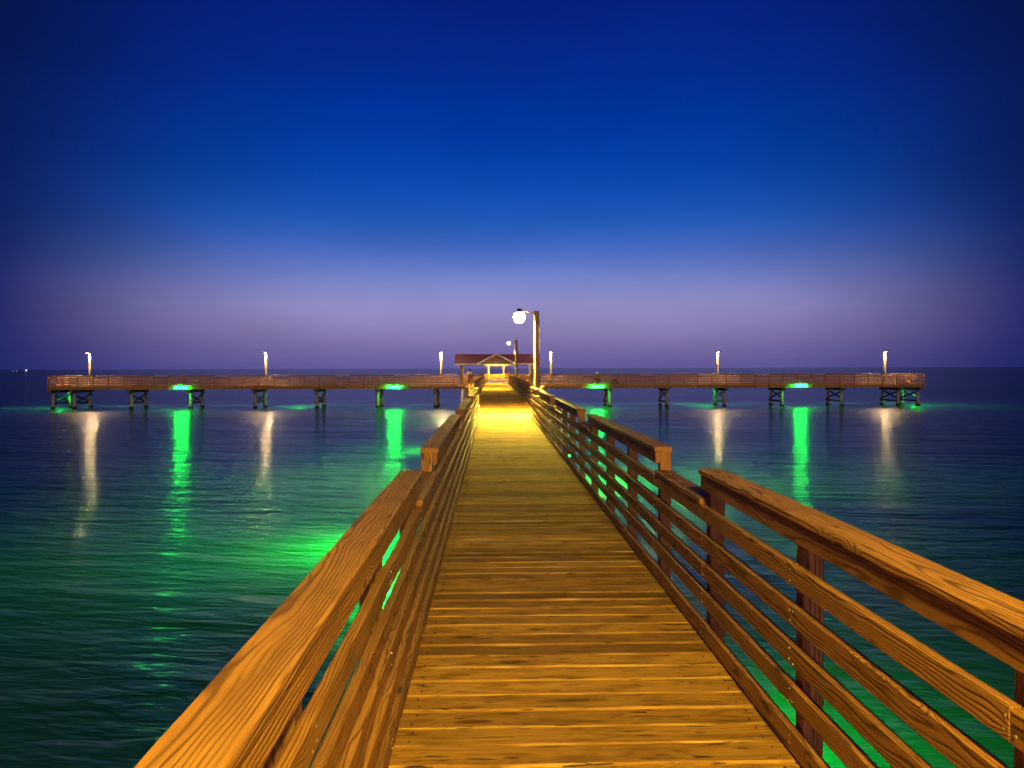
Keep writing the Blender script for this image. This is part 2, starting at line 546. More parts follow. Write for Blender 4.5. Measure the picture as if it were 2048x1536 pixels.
def railing(name, label, A, d, n, bay, N, low, cat="railing", group=None, kick=True, board_bays=3, near=False, k0=0, screws=False, phase=0, mat='rail'):
    """posts outside, boards on the inner face; raised caps broken by lower bays. A lies on the inner face."""
    d, n = Vector((d[0], d[1], 0)), Vector((n[0], n[1], 0))
    A = Vector((A[0], A[1], 0))
    t = thing(name, label, cat, A + d * (bay * N / 2) + n * 0.05, group)
    segs = 5 if near else 1
    wob = 0.0028 if near else 0.0
    hand = -1 if d.cross(n).z < 0 else 1
    is_low = [low(k0 + k) for k in range(N)]

    def at(s, off, z): return A + d * s + n * off + Z * z
    wob_r = random.Random(len(_boards) + N)

    def edge_board(s0, s1, zc, h, nm, off=0.019, th=0.038):
        me = board_mesh(s1 - s0, h, th, M[mat], wob_r.randrange(3) if near else 0, segs, 0.005, wob)
        ez = n * -1.0
        ey = Z
        ex = ey.cross(ez)
        tw = wob_r.uniform(-0.0016, 0.0016) if near else 0
        return link(nm, me, t, frame(at((s0 + s1) / 2, off + wob_r.uniform(0, 0.003), zc + tw), ex, ey, ez))

    def flat_board(s0, s1, ztop, w, nm, off):
        me = board_mesh(s1 - s0, w, 0.038, M[mat], wob_r.randrange(3) if near else 0, segs, 0.007, wob)
        ez = Z
        ex = d
        ey = ez.cross(ex)
        return link(nm, me, t, frame(at((s0 + s1) / 2, off, ztop - 0.019), ex, ey, ez))
    # posts
    for k in range(N + 1):
        up = (k > 0 and not is_low[k - 1]) or (k < N and not is_low[k])
        top = (RAISED if up else LOW) - 0.039
        bot = -0.38
        me = board_mesh(top - bot, 0.089, 0.089, M['rail'], 0, 1, 0.006)
        ex, ez = Z, n
        ey = ez.cross(ex)
        s = k * bay
        if k == 0: s += 0.045
        if k == N: s -= 0.045
        link("post", me, t, frame(at(s, 0.0405 + 0.0445, (top + bot) / 2), ex, ey, ez))
    # long boards
    for r, zc in enumerate(ROWS + ((0.066,) if kick else ())):
        k = -((r * 2 + phase) % board_bays)
        while k < N:
            a, b = max(k, 0), min(k + board_bays, N)
            if b > a:
                edge_board(a * bay + 0.002, b * bay - 0.002, zc, 0.10 if zc < 0.1 else 0.095, "rail_board")
            k += board_bays
    # caps and their front boards
    k = 0
    while k < N:
        e = k
        while e < N and is_low[e] == is_low[k]: e += 1
        a, b = k * bay, e * bay
        if is_low[k]:
            a2 = a + (0.047 if k > 0 else 0)
            b2 = b - (0.047 if e < N else 0)
            flat_board(a2, b2, LOW, 0.140, "cap_board", 0.064)
        else:
            a2 = a - (0.05 if k > 0 else 0)
            b2 = b + (0.05 if e < N else 0)
            flat_board(a2, b2, RAISED, 0.146, "cap_board", 0.062)
            edge_board(a2 + 0.004, b2 - 0.004, RAISED - 0.040 - 0.046, 0.090, "rail_board")
        k = e
    if screws:
        mb = MB()
        ex = Z.cross(n)
        for k in range(N + 1):
            s = min(max(k * bay, 0.05), N * bay - 0.05)
            for zc in ROWS + (0.066,):
                for q in (-0.024, 0.024):
                    for e in ((-0.022, 0.022) if wob_r.random() < 0.4 else (0.012,)):
                        c = at(s + e + wob_r.uniform(-0.006, 0.006), -0.0012, zc + q + wob_r.uniform(-0.008, 0.008))
                        ring = [c + (ex * math.cos(g * math.pi / 3) + Z * math.sin(g * math.pi / 3)) * 0.0042 for g in range(6)]
                        mb.add(ring + [p + n * 0.006 for p in ring], [tuple(range(6))] + [(g, (g + 1) % 6, (g + 1) % 6 + 6, g + 6) for g in range(6)])
        o = mb.build("screw", M['screw'], t)
        o["kind"] = "stuff"
    return t


# ------------------------------------------------------------------ water
def build_water():
    S = 24000.0
    me = mesh("water", [(-S, -400, 0), (S, -400, 0), (S, S * 1.6, 0), (-S, S * 1.6, 0)], [(0, 1, 2, 3)], M['water'])
    o = link("water", me, None, Matrix.Translation((0, 0, WATER_Z)))
    tag(o, "dark rippled bay water spreading to the horizon around the pier", kind="structure")


build_water()

# ------------------------------------------------------------------ walkway deck
XL, XR = -0.44, 1.30            # inner faces of the rails, narrow part
WL, WR = -0.80, 1.68            # the same, wide part
YJ = 0.47 + 1.42 * 18           # where it widens
YT = 78.0                       # front of the pier head
PITCH = 0.1815


def build_walkway():
    t = thing("boardwalk", "long yellow lit plank walkway running from the camera out to the pavilion", "boardwalk", (0.43, 20, -0.038))
    rg = random.Random(5)
    y = -3.1
    count = 0
    far = MB()
    while y < YT - 0.2:
        wide = y > YJ - 0.1
        x0, x1 = (WL - 0.12, WR + 0.12) if wide else (XL - 0.12, XR + 0.12)
        w = PITCH - 0.0085 + rg.uniform(-0.003, 0.003)
        tilt = rg.gauss(0, 0.016)
        zo = rg.gauss(0, 0.0018)
        if count < 292:
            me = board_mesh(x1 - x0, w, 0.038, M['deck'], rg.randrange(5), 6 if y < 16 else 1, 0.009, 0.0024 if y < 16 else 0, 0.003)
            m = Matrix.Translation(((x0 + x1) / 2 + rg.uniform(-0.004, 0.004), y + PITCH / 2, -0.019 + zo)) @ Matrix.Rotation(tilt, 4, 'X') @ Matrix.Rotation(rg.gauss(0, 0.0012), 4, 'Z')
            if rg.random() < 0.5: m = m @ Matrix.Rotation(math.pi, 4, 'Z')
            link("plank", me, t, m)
            count += 1
        else:
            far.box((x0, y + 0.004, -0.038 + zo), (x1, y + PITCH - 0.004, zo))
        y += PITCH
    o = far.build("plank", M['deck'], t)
    o["kind"] = "stuff"
    mb = MB()
    for k in range(90):
        yy = -3.1 + PITCH * k
        for x in (XL + 0.055, XR - 0.055):
            for q in (0.045, 0.135):
                cx, cy = x + rg.uniform(-0.012, 0.012), yy + q + rg.uniform(-0.008, 0.008)
                ring = [Vector((cx + 0.0048 * math.cos(g * math.pi / 3), cy + 0.0048 * math.sin(g * math.pi / 3), 0.0035)) for g in range(6)]
                mb.add(ring + [p - Z * 0.008 for p in ring], [tuple(range(6))] + [(g, g + 6, (g + 1) % 6 + 6, (g + 1) % 6) for g in range(6)])
    o = mb.build("screw", M['dark'], t); o["kind"] = "stuff"
    # stringers, cross beams and piles that carry the planks
    for x in (XL - 0.08, (XL + XR) / 2, XR + 0.08):
        mb = MB(); mb.box((x - 0.035, -3.1, -0.33), (x + 0.035, YJ - 0.02, -0.042)); mb.build("stringer", M['brace'], t)
    for x in (WL - 0.08, (WL + WR) / 2, WR + 0.08):
        mb = MB(); mb.box((x - 0.035, YJ + 0.02, -0.33), (x + 0.035, YT - 0.1, -0.042)); mb.build("stringer", M['brace'], t)
    yb = -1.0
    while yb < YT - 3:
        a, b = (XL, XR) if yb < YJ else (WL, WR)
        mb = MB(); mb.box((a - 0.3, yb - 0.1, -0.60), (b + 0.3, yb + 0.1, -0.335)); mb.build("cross_beam", M['brace'], t)
        for x in (a + 0.05, b - 0.05):
            mb = MB(); mb.tube([(x, yb, WATER_Z - 1.5), (x, yb, -0.602)], 0.14, 10); mb.build("pile", M['pile'], t)
        yb += 5.68


build_walkway()

lowbay = lambda k: k % 4 == 3
KS = -2
NN = 18 - KS
Y0 = 0.47 + 1.42 * KS
railing("railing", "near wooden railing along the left side of the narrow walkway", (XL, Y0), (0, 1), (-1, 0), 1.42, NN, lowbay, near=True, k0=KS, screws=True, phase=1)
railing("railing", "near wooden railing along the right side of the narrow walkway", (XR, Y0), (0, 1), (1, 0), 1.42, NN, lowbay, near=True, k0=KS, screws=True)
NW = 36
BW = (YT - 0.15 - YJ - 0.06) / NW
railing("railing", "left railing of the wider far stretch of walkway before the pavilion", (WL, YJ + 0.06), (0, 1), (-1, 0), BW, NW, lowbay, k0=18)
railing("railing", "right railing of the wider far stretch of walkway, past the bright lamp pole", (WR, YJ + 0.06), (0, 1), (1, 0), BW, NW, lowbay, k0=18)

# ------------------------------------------------------------------ pier head
HL, HR = -44.5, 44.5
YB = 81.75
PXL, PXR, PYB = -3.6, 4.5, 84.6


def build_head():
    t = thing("cross_pier", "long timber cross pier standing on piles across the end of the walkway", "pier", (0, YT + 1.8, -0.04))
    rg = random.Random(8)
    mb = MB()
    x = HL
    while x < HR:
        back = PYB if PXL - 0.1 < x < PXR else YB
        z = rg.gauss(0, 0.0015)
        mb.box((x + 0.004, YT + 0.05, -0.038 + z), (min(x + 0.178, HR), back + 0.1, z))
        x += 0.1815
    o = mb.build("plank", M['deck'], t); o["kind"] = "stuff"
    # fascia boards in lengths of about six metres on the front and back
    for y0, y1 in ((YT + 0.135, YT + 0.175), (YB - 0.05, YB - 0.01)):
        x = HL
        while x < HR - 0.1:
            x2 = min(x + 5.96, HR)
            if not (y0 > 80 and x2 > PXL and x < PXR):
                mb = MB(); mb.box((x + 0.004, y0, -0.36), (x2 - 0.004, y1, -0.042)); mb.build("fascia_board", M['rail'], t)
            x = x2
    for y in (YT + 1.1, YT + 2.0, YT + 2.9):
        mb = MB(); mb.box((HL + 0.05, y - 0.04, -0.355), (HR - 0.05, y + 0.04, -0.043)); mb.build("stringer", M['brace'], t)
    for x in (HL, HR):
        mb = MB(); mb.box((x - 0.02, YT + 0.18, -0.36), (x + 0.02, YB - 0.06, -0.042)); mb.build("fascia_board", M['rail'], t)
    # the platform behind, under the pavilion
    mb = MB(); mb.box((PXL, PYB, -0.36), (PXR, PYB + 0.04, -0.042)); mb.build("fascia_board", M['rail'], t)
    for x in (PXL + 0.3, 0.43, PXR - 0.3):
        mb = MB(); mb.tube([(x, PYB - 0.3, WATER_Z - 1.5), (x, PYB - 0.3, -0.045)], 0.16, 10); mb.build("pile", M['pile'], t)


build_head()

t_low = lambda k: k % 4 == 1
railing("railing", "front railing of the left pier arm, in front of the leaning person", (WL - 0.15, YT + 0.13), (-1, 0), (0, -1), (WL - 0.15 - HL) / 29, 29, t_low, board_bays=2)
railing("railing", "front railing of the right pier arm, in front of the seated person", (WR + 0.15, YT + 0.13), (1, 0), (0, -1), (HR - WR - 0.15) / 29, 29, t_low, board_bays=2)
railing("railing", "back railing of the left pier arm, behind its front railing", (PXL, YB - 0.1), (-1, 0), (0, 1), (PXL - HL) / 27, 27, t_low, board_bays=3, mat='grey_rail')
railing("railing", "back railing of the right pier arm, behind its front railing", (PXR, YB - 0.1), (1, 0), (0, 1), (HR - PXR) / 27, 27, t_low, board_bays=3, mat='grey_rail')
railing("railing", "short end railing closing the outer end of the left pier arm", (HL + 0.12, YT + 0.2), (0, 1), (-1, 0), 1.70, 2, lambda k: False, board_bays=2)
railing("railing", "short end railing closing the outer end of the right pier arm", (HR - 0.12, YT + 0.2), (0, 1), (1, 0), 1.70, 2, lambda k: False, board_bays=2)
railing("railing", "back railing behind the bench under the pavilion roof", (PXL + 0.1, PYB - 0.1), (1, 0), (0, 1), (PXR - PXL - 0.2) / 6, 6, lambda k: False, board_bays=3)

# ------------------------------------------------------------------ pile bents under the pier head
ORD = ["first", "second", "third", "fourth", "fifth", "sixth", "seventh", "eighth"]


def build_bents():
    left = [-44.2, -42.1, -36.4, -30.5, -24.0, -17.8, -11.7, -5.8]
    right = [44.0, 41.9, 36.0, 29.8, 23.8, 17.9, 12.0]
    rg = random.Random(3)
    proto = None
    YF, YK = YT + 0.55, YT + 3.5
    base = thing("pile_bent", "", "pile bent", (0, (YF + YK) / 2, WATER_Z), "braced pile bents under the pier head")
    mb = MB(); mb.box((-0.15, YF - 0.75, -0.66), (0.15, YK + 0.55, -0.362)); mb.build("cap_beam", M['brace'], base)
    for y, lean in ((YF, -0.16), (YK, 0.16)):
        mb = MB()
        pts = [(0, y + lean, WATER_Z - 1.5), (0, y + lean * 0.55, WATER_Z + 0.4), (0, y, -0.664)]
        mb.tube(pts, [0.175, 0.165, 0.145], 12)
        p = mb.build("pile", M['pile'], base)
        mb = MB(); mb.lathe((0, y + lean * 0.8, WATER_Z), [(0.19, -1.0), (0.215, -0.2), (0.21, 0.12), (0.185, 0.26)], 12)
        mb.build("growth_band", M['growth'], p)
    for s, (za, zb) in ((-1, (-0.80, -1.62)), (1, (-1.62, -0.80))):
        mb = MB(); mb.bar((s * 0.19, YF - 0.1, za), (s * 0.19, YK + 0.1, zb), 0.05, 0.16); mb.build("cross_brace", M['brace'], base)
    mb = MB(); mb.bar((-0.20, YF - 0.25, -1.74), (-0.20, YK + 0.25, -1.74), 0.05, 0.17); mb.build("tie_beam", M['brace'], base)
    for x in (-0.28, 0.30):
        mb = MB(); mb.tube([(x, YF - 0.50, -0.60), (x, YF - 0.50, -0.05)], 0.028, 6); mb.build("tie_rod", M['metal'], base)

    def copy_tree(o, parent):
        c = o.copy()
        COL.objects.link(c)
        c.parent = parent
        for ch in list(o.children): copy_tree(ch, c)
        return c
    first = True
    kids = list(base.children)
    for side, xs in (("left", left), ("right", right)):
        for i, x in enumerate(xs):
            if first:
                b = base; first = False
            else:
                b = base.copy(); COL.objects.link(b)
                for ch in kids: copy_tree(ch, b)
            b.location.x = x
            b.rotation_euler.z = rg.gauss(0, 0.012)
            if i == 0: b["label"] = "braced pile bent at the very outer end of the %s pier arm" % side
            else: b["label"] = "braced pile bent under the %s pier arm, %s from its outer end" % (side, ORD[i])


build_bents()

# ------------------------------------------------------------------ lamps on poles


def walkway_lamp(x, y, top, lampx, lampz, mat, label, r=0.095, g=1.0):
    t = thing("lamp_pole", label, "lamp pole", (x, y, WATER_Z), "timber lamp poles on the right of the walkway")
    mb = MB(); mb.tube([(x, y, WATER_Z - 1.5), (x, y, 0.5), (x, y, top - 0.02), (x, y, top)], [r * 1.15, r * 1.05, r * 0.92, r * 0.80], 16)
    mb.build("pole", M['pole'], t)
    ly = y + 0.38
    mb = MB(); mb.tube([(x - r * 0.8, y, lampz + 0.06), (x - 0.25, y + 0.16, lampz + 0.12), (lampx + 0.10, ly - 0.06, lampz + 0.205), (lampx, ly, lampz + 0.20)], [0.016] * 4, 8)
    mb.build("arm", M['dark'], t)
    mb = MB(); mb.box((x - r - 0.012, y - 0.05, lampz - 0.02), (x - r + 0.012, y + 0.05, lampz + 0.20)); mb.build("bracket", M['metal'], t)
    mb = MB(); mb.lathe((lampx, ly, lampz + 0.2 * (1 - g)), [(q * g, z * g) for q, z in [(0.02, 0.27), (0.075, 0.26), (0.085, 0.17), (0.155, 0.135), (0.15, 0.12)]], 18)
    h = mb.build("lamp_head", M['metal'], t)
    mb = MB(); mb.lathe((lampx, ly, lampz + 0.2 * (1 - g)), [(q * g, z * g) for q, z in [(0.15, 0.118), (0.195, 0.04), (0.21, -0.04), (0.19, -0.13), (0.135, -0.205), (0.12, -0.215), (0.01, -0.216)]], 20)
    mb.build("lens", mat, h)
    mb = MB(); mb.tube([(x + r * 1.02, y - 0.02, 0.2), (x + r * 0.95, y - 0.02, top - 0.3)], 0.014, 6); mb.build("conduit", M['metal'], t)
    mb = MB(); mb.box((x + r * 0.9, y - 0.045, 1.85), (x + r + 0.06, y + 0.045, 2.0)); mb.build("junction_box", M['metal'], t)
    return t


walkway_lamp(1.56, -1.7, 3.68, 0.66, 3.50, M['lamp_near'], "timber lamp pole beside the camera lighting the nearest planks")
walkway_lamp(1.535, 26.75, 3.69, 0.95, 3.54, M['lamp_mid'], "tall timber lamp pole with glaring white lamp where the walkway widens")
p2 = walkway_lamp(1.965, 64.0, 4.05, 1.36, 3.72, M['lamp_far'], "farther timber lamp pole with white cap and lamp arm, in front of pavilion", 0.12, 0.5)
mb = MB(); mb.lathe((1.965, 64.0, 4.05), [(0.13, 0.002), (0.13, 0.06), (0.07, 0.12), (0.012, 0.16)], 12); mb.build("pole_cap", M['trim'], p2)


def head_lamp(x, label):
    y = YB + 0.12
    t = thing("pier_lamp", label, "lamp pole", (x, y, -0.3), "pale lamp poles along the pier head")
    mb = MB(); mb.tube([(x, y, -0.34), (x, y, 1.2), (x, y, 2.5), (x, y, 3.42)], [0.115, 0.125, 0.145, 0.105], 12); mb.build("pole", M['polepaint'], t)
    mb = MB(); mb.tube([(x, y - 0.08, 3.40), (x, y - 0.15, 3.47), (x, y - 0.26, 3.475)], 0.03, 8); mb.build("arm", M['dark'], t)
    mb = MB()
    a, b = -0.66, -0.22
    for lo, hi in (((-0.19, a, 3.43), (0.19, b, 3.50)), ((-0.19, a, 3.39), (0.19, a + 0.025, 3.43)), ((-0.19, b - 0.025, 3.39), (0.19, b, 3.43)),
                   ((-0.19, a + 0.025, 3.39), (-0.165, b - 0.025, 3.43)), ((0.165, a + 0.025, 3.39), (0.19, b - 0.025, 3.43))):
        mb.box((x + lo[0], y + lo[1], lo[2]), (x + hi[0], y + hi[1], hi[2]))
    h = mb.build("lamp_head", M['dark'], t)
    mb = MB(); mb.box((x - 0.16, y + a + 0.03, 3.402), (x + 0.16, y + b - 0.03, 3.427)); mb.build("lens", M['lamp_head'], h)


for x, lab in ((-42.25, "pale lamp pole nearest the outer end of the left pier arm"), (-23.9, "pale lamp pole at the middle of the left pier arm"),
               (-5.46, "pale lamp pole on the left pier arm next to the pavilion"), (6.2, "pale lamp pole on the right pier arm next to the pavilion"),
               (24.1, "pale lamp pole at the middle of the right pier arm"), (42.25, "pale lamp pole nearest the outer end of the right pier arm")):
    head_lamp(x, lab)

# ------------------------------------------------------------------ green fishing lights


def green_light(c, axis, label, out, mat='green', reach=0.6):
    """a tube light in a shallow tray, hung from the edge of a deck"""
    c = Vector(c)
    a = Vector((axis[0], axis[1], 0))
    o = Vector((out[0], out[1], 0))
    t = thing("green_light", label, "green light", c, "green tube lights hung along the pier edges")
    mb = MB(); mb.tube([c - a * 0.62, c + a * 0.62], 0.075, 10); mb.build("tube", M[mat], t)
    mb = MB()
    mb.bar(c - a * 0.68 + Z * 0.125 - o * 0.03, c + a * 0.68 + Z * 0.125 - o * 0.03, 0.14, 0.04)
    if mat != "green":  # inner plate added to stop green light crossing under the deck
        mb.bar(c - a * 0.68 - o * 0.115 + Z * 0.005, c + a * 0.68 - o * 0.115 + Z * 0.005, 0.03, 0.28)
    mb.build("housing", M['metal'], t)
    if c.z < -0.9:
        for s in (-0.45, 0.45):
            mb = MB(); mb.tube([c + a * s + Z * 0.145 - o * 0.03, c + a * s - o * reach - Z * (c.z + 0.20)], 0.014, 6); mb.build("bracket", M['metal'], t)
    for s in (-1, 1):
        mb = MB(); mb.bar(c + a * 0.655 * s + Z * 0.10, c + a * 0.655 * s - Z * 0.07, 0.10, 0.035); mb.build("end_cap", M['metal'], t)


for x, lab in ((-31.2, "green tube light under the front edge of left pier arm, farther from pavilion"),
               (-9.95, "green tube light under the front edge of left pier arm, nearer the pavilion"),
               (10.65, "green tube light under the front edge of right pier arm, below the seated person"),
               (31.5, "green tube light under the front edge of right pier arm, farther from pavilion")):
    green_light((x, YT - 0.13, -0.16), (1, 0), lab, (0, -1))
for x, lab in ((-20.6, "green tube light hidden under the back edge of the left pier arm"),
               (22.6, "green tube light hidden under the back edge of the right pier arm")):
    green_light((x, YB + 0.30, -0.20), (1, 0), lab, (0, 1))
green_light((HL - 0.25, YT + 2.0, -0.45), (0, 1), "green tube light under the outer end of the left pier arm", (-1, 0))
green_light((HR + 0.25, YT + 2.0, -0.45), (0, 1), "green tube light under the outer end of the right pier arm", (1, 0))
for i, (y, mt) in enumerate(((17.3, "green_strong"), (37.5, "green_soft"), (58.5, "green_soft"))):
    xe = XL if y < YJ else WL
    far = i > 0
    green_light((xe - (1.6 if far else 1.95), y, -1.38 if far else -1.15), (0, 1), "green tube light hung out from the left walkway edge, %s from the camera" % ORD[i], (-1, 0), mt, 1.48 if far else 1.83)
for i, (y, mt) in enumerate(((8.0, "green_weak"), (26.5, "green_strong"), (47.0, "green_soft"))):
    xe = XR if y < YJ else WR
    green_light((xe + 1.0, y, -1.25), (0, 1), "green tube light hung out from the right walkway edge, %s from the camera" % ORD[i], (1, 0), mt, 0.88)


# ------------------------------------------------------------------ pavilion


def build_pavilion():
    t = thing("pavilion", "open pavilion with red shingle roof and white trimmed front gable", "pavilion", (0.4, 81.3, 0))
    RX0, RX1, YR = -3.9, 4.3, 81.3
    EY, ZE, ZR = 3.05, 2.22, 3.15
    # main roof: stepped shingle courses, one slope each
    for s, nm in ((-1, "roof_slope"), (1, "roof_slope")):
        mb = MB()
        n = 9
        for i in range(n):
            f0, f1 = i / n, (i + 1) / n
            y0, y1 = YR + s * EY * (1 - f0), YR + s * EY * (1 - f1 * 1.0)
            z0, z1 = ZE + (ZR - ZE) * f0, ZE + (ZR - ZE) * f1
            u = 0.035
            vs = [(RX0, y0, z0 + u), (RX1, y0, z0 + u), (RX1, y1, z1 + 0.008), (RX0, y1, z1 + 0.008),
                  (RX0, y0, z0 - 0.03), (RX1, y0, z0 - 0.03), (RX1, y1, z1 - 0.03), (RX0, y1, z1 - 0.03)]
            mb.add(vs, [(0, 1, 2, 3), (7, 6, 5, 4), (0, 4, 5, 1), (1, 5, 6, 2), (2, 6, 7, 3), (3, 7, 4, 0)])
        o = mb.build(nm, M['roof'], t); o["kind"] = "stuff"
    mb = MB(); mb.bar((RX0, YR, ZR + 0.03), (RX1, YR, ZR + 0.03), 0.22, 0.05); mb.build("ridge_cap", M['roof'], t)
    for s in (-1, 1):
        mb = MB(); mb.box((RX0 - 0.03, YR + s * (EY + 0.02) - 0.02, ZE - 0.15), (RX1 + 0.03, YR + s * (EY + 0.02) + 0.02, ZE - 0.035)); mb.build("eave_board", M['trim'], t)
    # ceiling boards close the roof underneath
    for x in (RX0 + 0.12, RX1 - 0.12):
        mb = MB()
        vs = [(x - 0.03, YR - EY + 0.35, ZE - 0.0), (x - 0.03, YR + EY - 0.35, ZE), (x - 0.03, YR, ZR - 0.14), (x + 0.03, YR - EY + 0.35, ZE), (x + 0.03, YR + EY - 0.35, ZE), (x + 0.03, YR, ZR - 0.14)]
        mb.add(vs, [(0, 1, 2), (5, 4, 3), (0, 3, 4, 1), (1, 4, 5, 2), (2, 5, 3, 0)])
        mb.build("end_gable", M['ochre'], t)
    # front gable
    GX, GH, GY0, GZ = 0.40, 1.92, 77.75, 3.17
    for s in (-1, 1):
        mb = MB()
        n = 7
        for i in range(n):
            f0, f1 = i / n, (i + 1) / n
            x0, x1 = GX + s * GH * (1 - f0), GX + s * GH * (1 - f1)
            z0, z1 = 2.20 + (GZ - 2.20) * f0, 2.20 + (GZ - 2.20) * f1
            vs = [(x0, GY0, z0 + 0.04), (x0, YR - 0.05, z0 + 0.04), (x1, YR - 0.05, z1 + 0.012), (x1, GY0, z1 + 0.012),
                  (x0, GY0, z0 - 0.03), (x0, YR - 0.05, z0 - 0.03), (x1, YR - 0.05, z1 - 0.03), (x1, GY0, z1 - 0.03)]
            mb.add(vs, [(0, 1, 2, 3), (7, 6, 5, 4), (0, 4, 5, 1), (1, 5, 6, 2), (2, 6, 7, 3), (3, 7, 4, 0)])
        o = mb.build("roof_slope", M['roof'], t); o["kind"] = "stuff"
        mb = MB()
        a, b = Vector((GX + s * (GH + 0.04), GY0 - 0.03, 2.15)), Vector((GX, GY0 - 0.03, GZ - 0.03))
        mb.bar(a, b, 0.05, 0.13); mb.build("rake_board", M['trim'], t)
    mb = MB()
    gy = 78.35
    vs = [(GX - 1.28, gy, 2.36), (GX + 1.28, gy, 2.36), (GX + 0.9, gy, 2.62), (GX, gy, 3.08), (GX - 0.9, gy, 2.62)]
    vs2 = [(x, y + 0.04, z) for x, y, z in vs]
    mb.add(vs + vs2, [(0, 1, 2, 3, 4), (9, 8, 7, 6, 5)] + [(i, (i + 1) % 5, (i + 1) % 5 + 5, i + 5) for i in range(5)])
    mb.build("gable_panel", M['ochre'], t)
    mb = MB(); mb.box((GX - 1.34, gy - 0.06, 2.10), (GX + 1.34, gy + 0.08, 2.355)); mb.build("front_beam", M['ochre'], t)
    for y in (79.0, 83.7):
        for a, b in (((-3.35, GX - 1.36), (GX + 1.36, 4.2)) if y < 80 else ((-3.35, 4.2),)):
            mb = MB(); mb.box((a, y - 0.06, 2.0), (b, y + 0.06, 2.14)); mb.build("roof_beam", M['ochre'], t)
    for x, y, r in ((-3.2, 79.0, 0.105), (4.05, 79.0, 0.105), (-3.2, 83.7, 0.10), (4.05, 83.7, 0.10), (GX - 1.27, 78.4, 0.06), (GX + 1.27, 78.4, 0.06), (-0.42, 83.7, 0.08), (1.20, 83.7, 0.08)):
        mb = MB(); mb.box((x - r, y - r, 0.003), (x + r, y + r, 2.098 if y < 78.6 else 1.998)); mb.build("column", M['ochre'] if r < 0.1 else M['polepaint'], t)
    # lamp under the front beam and one over the bench
    mb = MB(); mb.lathe((GX, gy - 0.20, 2.20), [(0.02, 0.07), (0.13, 0.06), (0.15, 0.0), (0.11, -0.05), (0.01, -0.07)], 14); mb.build("beam_lamp", M['trim'], t)
    mb = MB(); mb.lathe((GX, 82.9, 2.42), [(0.05, 0.10), (0.17, 0.06), (0.18, 0.02)], 14); h = mb.build("ceiling_lamp", M['metal'], t)
    mb = MB(); mb.lathe((GX, 82.9, 2.40), [(0.16, 0.03), (0.15, -0.03), (0.02, -0.06)], 14); mb.build("lens", M['lamp_roof'], h)
    # open vent on the ridge
    mb = MB()
    for x in (2.05, 2.75): mb.box((x - 0.05, YR - 0.25, ZR - 0.05), (x + 0.05, YR + 0.25, ZR + 0.22))
    mb.box((1.95, YR - 0.28, ZR + 0.222), (2.85, YR + 0.28, ZR + 0.26))
    mb.build("roof_vent", M['roof'], t)


build_pavilion()


def build_bench():
    t = thing("bench", "wide slatted bench lit yellow under the pavilion roof", "bench", (0.43, 83.6, 0))
    x0, x1 = -0.80, 1.70
    for i in range(3):
        mb = MB(); mb.box((x0, 83.22 + i * 0.15, 0.43), (x1, 83.36 + i * 0.15, 0.468)); mb.build("seat_board", M['trim'] if i == 0 else M['rail'], t)
    for z in (0.62, 0.79, 0.96):
        mb = MB(); mb.box((x0, 83.685, z), (x1, 83.725, z + 0.12)); mb.build("back_board", M['rail'], t)
    for x in (x0 + 0.04, x0 + 0.42, x1 - 0.42, x1 - 0.04):
        mb = MB(); mb.box((x - 0.04, 83.24, 0.004), (x + 0.04, 83.68, 0.428)); mb.build("leg", M['rail'], t)
    mb = MB(); mb.box((x0 + 0.1, 83.205, 0.06), (x1 - 0.1, 83.238, 0.14)); mb.build("foot_rail", M['trim'], t)


build_bench()

# ------------------------------------------------------------------ people


def skin_mesh(name, joints, edges, mat, parent, root=0, level=1):
    """joints: [(x, y, z, r)]"""
    me = bpy.data.meshes.new(name)
    me.from_pydata([j[:3] for j in joints], edges, [])
    o = link(name, me, parent, Matrix.Translation(wmat(parent).translation))
    sk = o.modifiers.new("skin", 'SKIN')
    for i, j in enumerate(joints):
        v = me.skin_vertices[0].data[i]
        v.radius = (j[3], j[3])
        v.use_root = (i == root)
    sk.use_smooth_shade = True
    sb = o.modifiers.new("sub", 'SUBSURF')
    sb.levels = level; sb.render_levels = level
    me.materials.append(mat)
    return o


def ellipsoid(mb, c, r, n=10):
    vs, fs = [], []
    for i in range(1, n):
        th = math.pi * i / n
        for k in range(n):
            a = 2 * math.pi * k / n
            vs.append((c[0] + r[0] * math.sin(th) * math.cos(a), c[1] + r[1] * math.sin(th) * math.sin(a), c[2] + r[2] * math.cos(th)))
    for i in range(n - 2):
        for k in range(n):
            fs.append((i * n + k, i * n + (k + 1) % n, (i + 1) * n + (k + 1) % n, (i + 1) * n + k))
    fs.append(tuple(reversed(range(n))))
    fs.append(tuple((n - 2) * n + k for k in range(n)))
    mb.add(vs, fs, True)


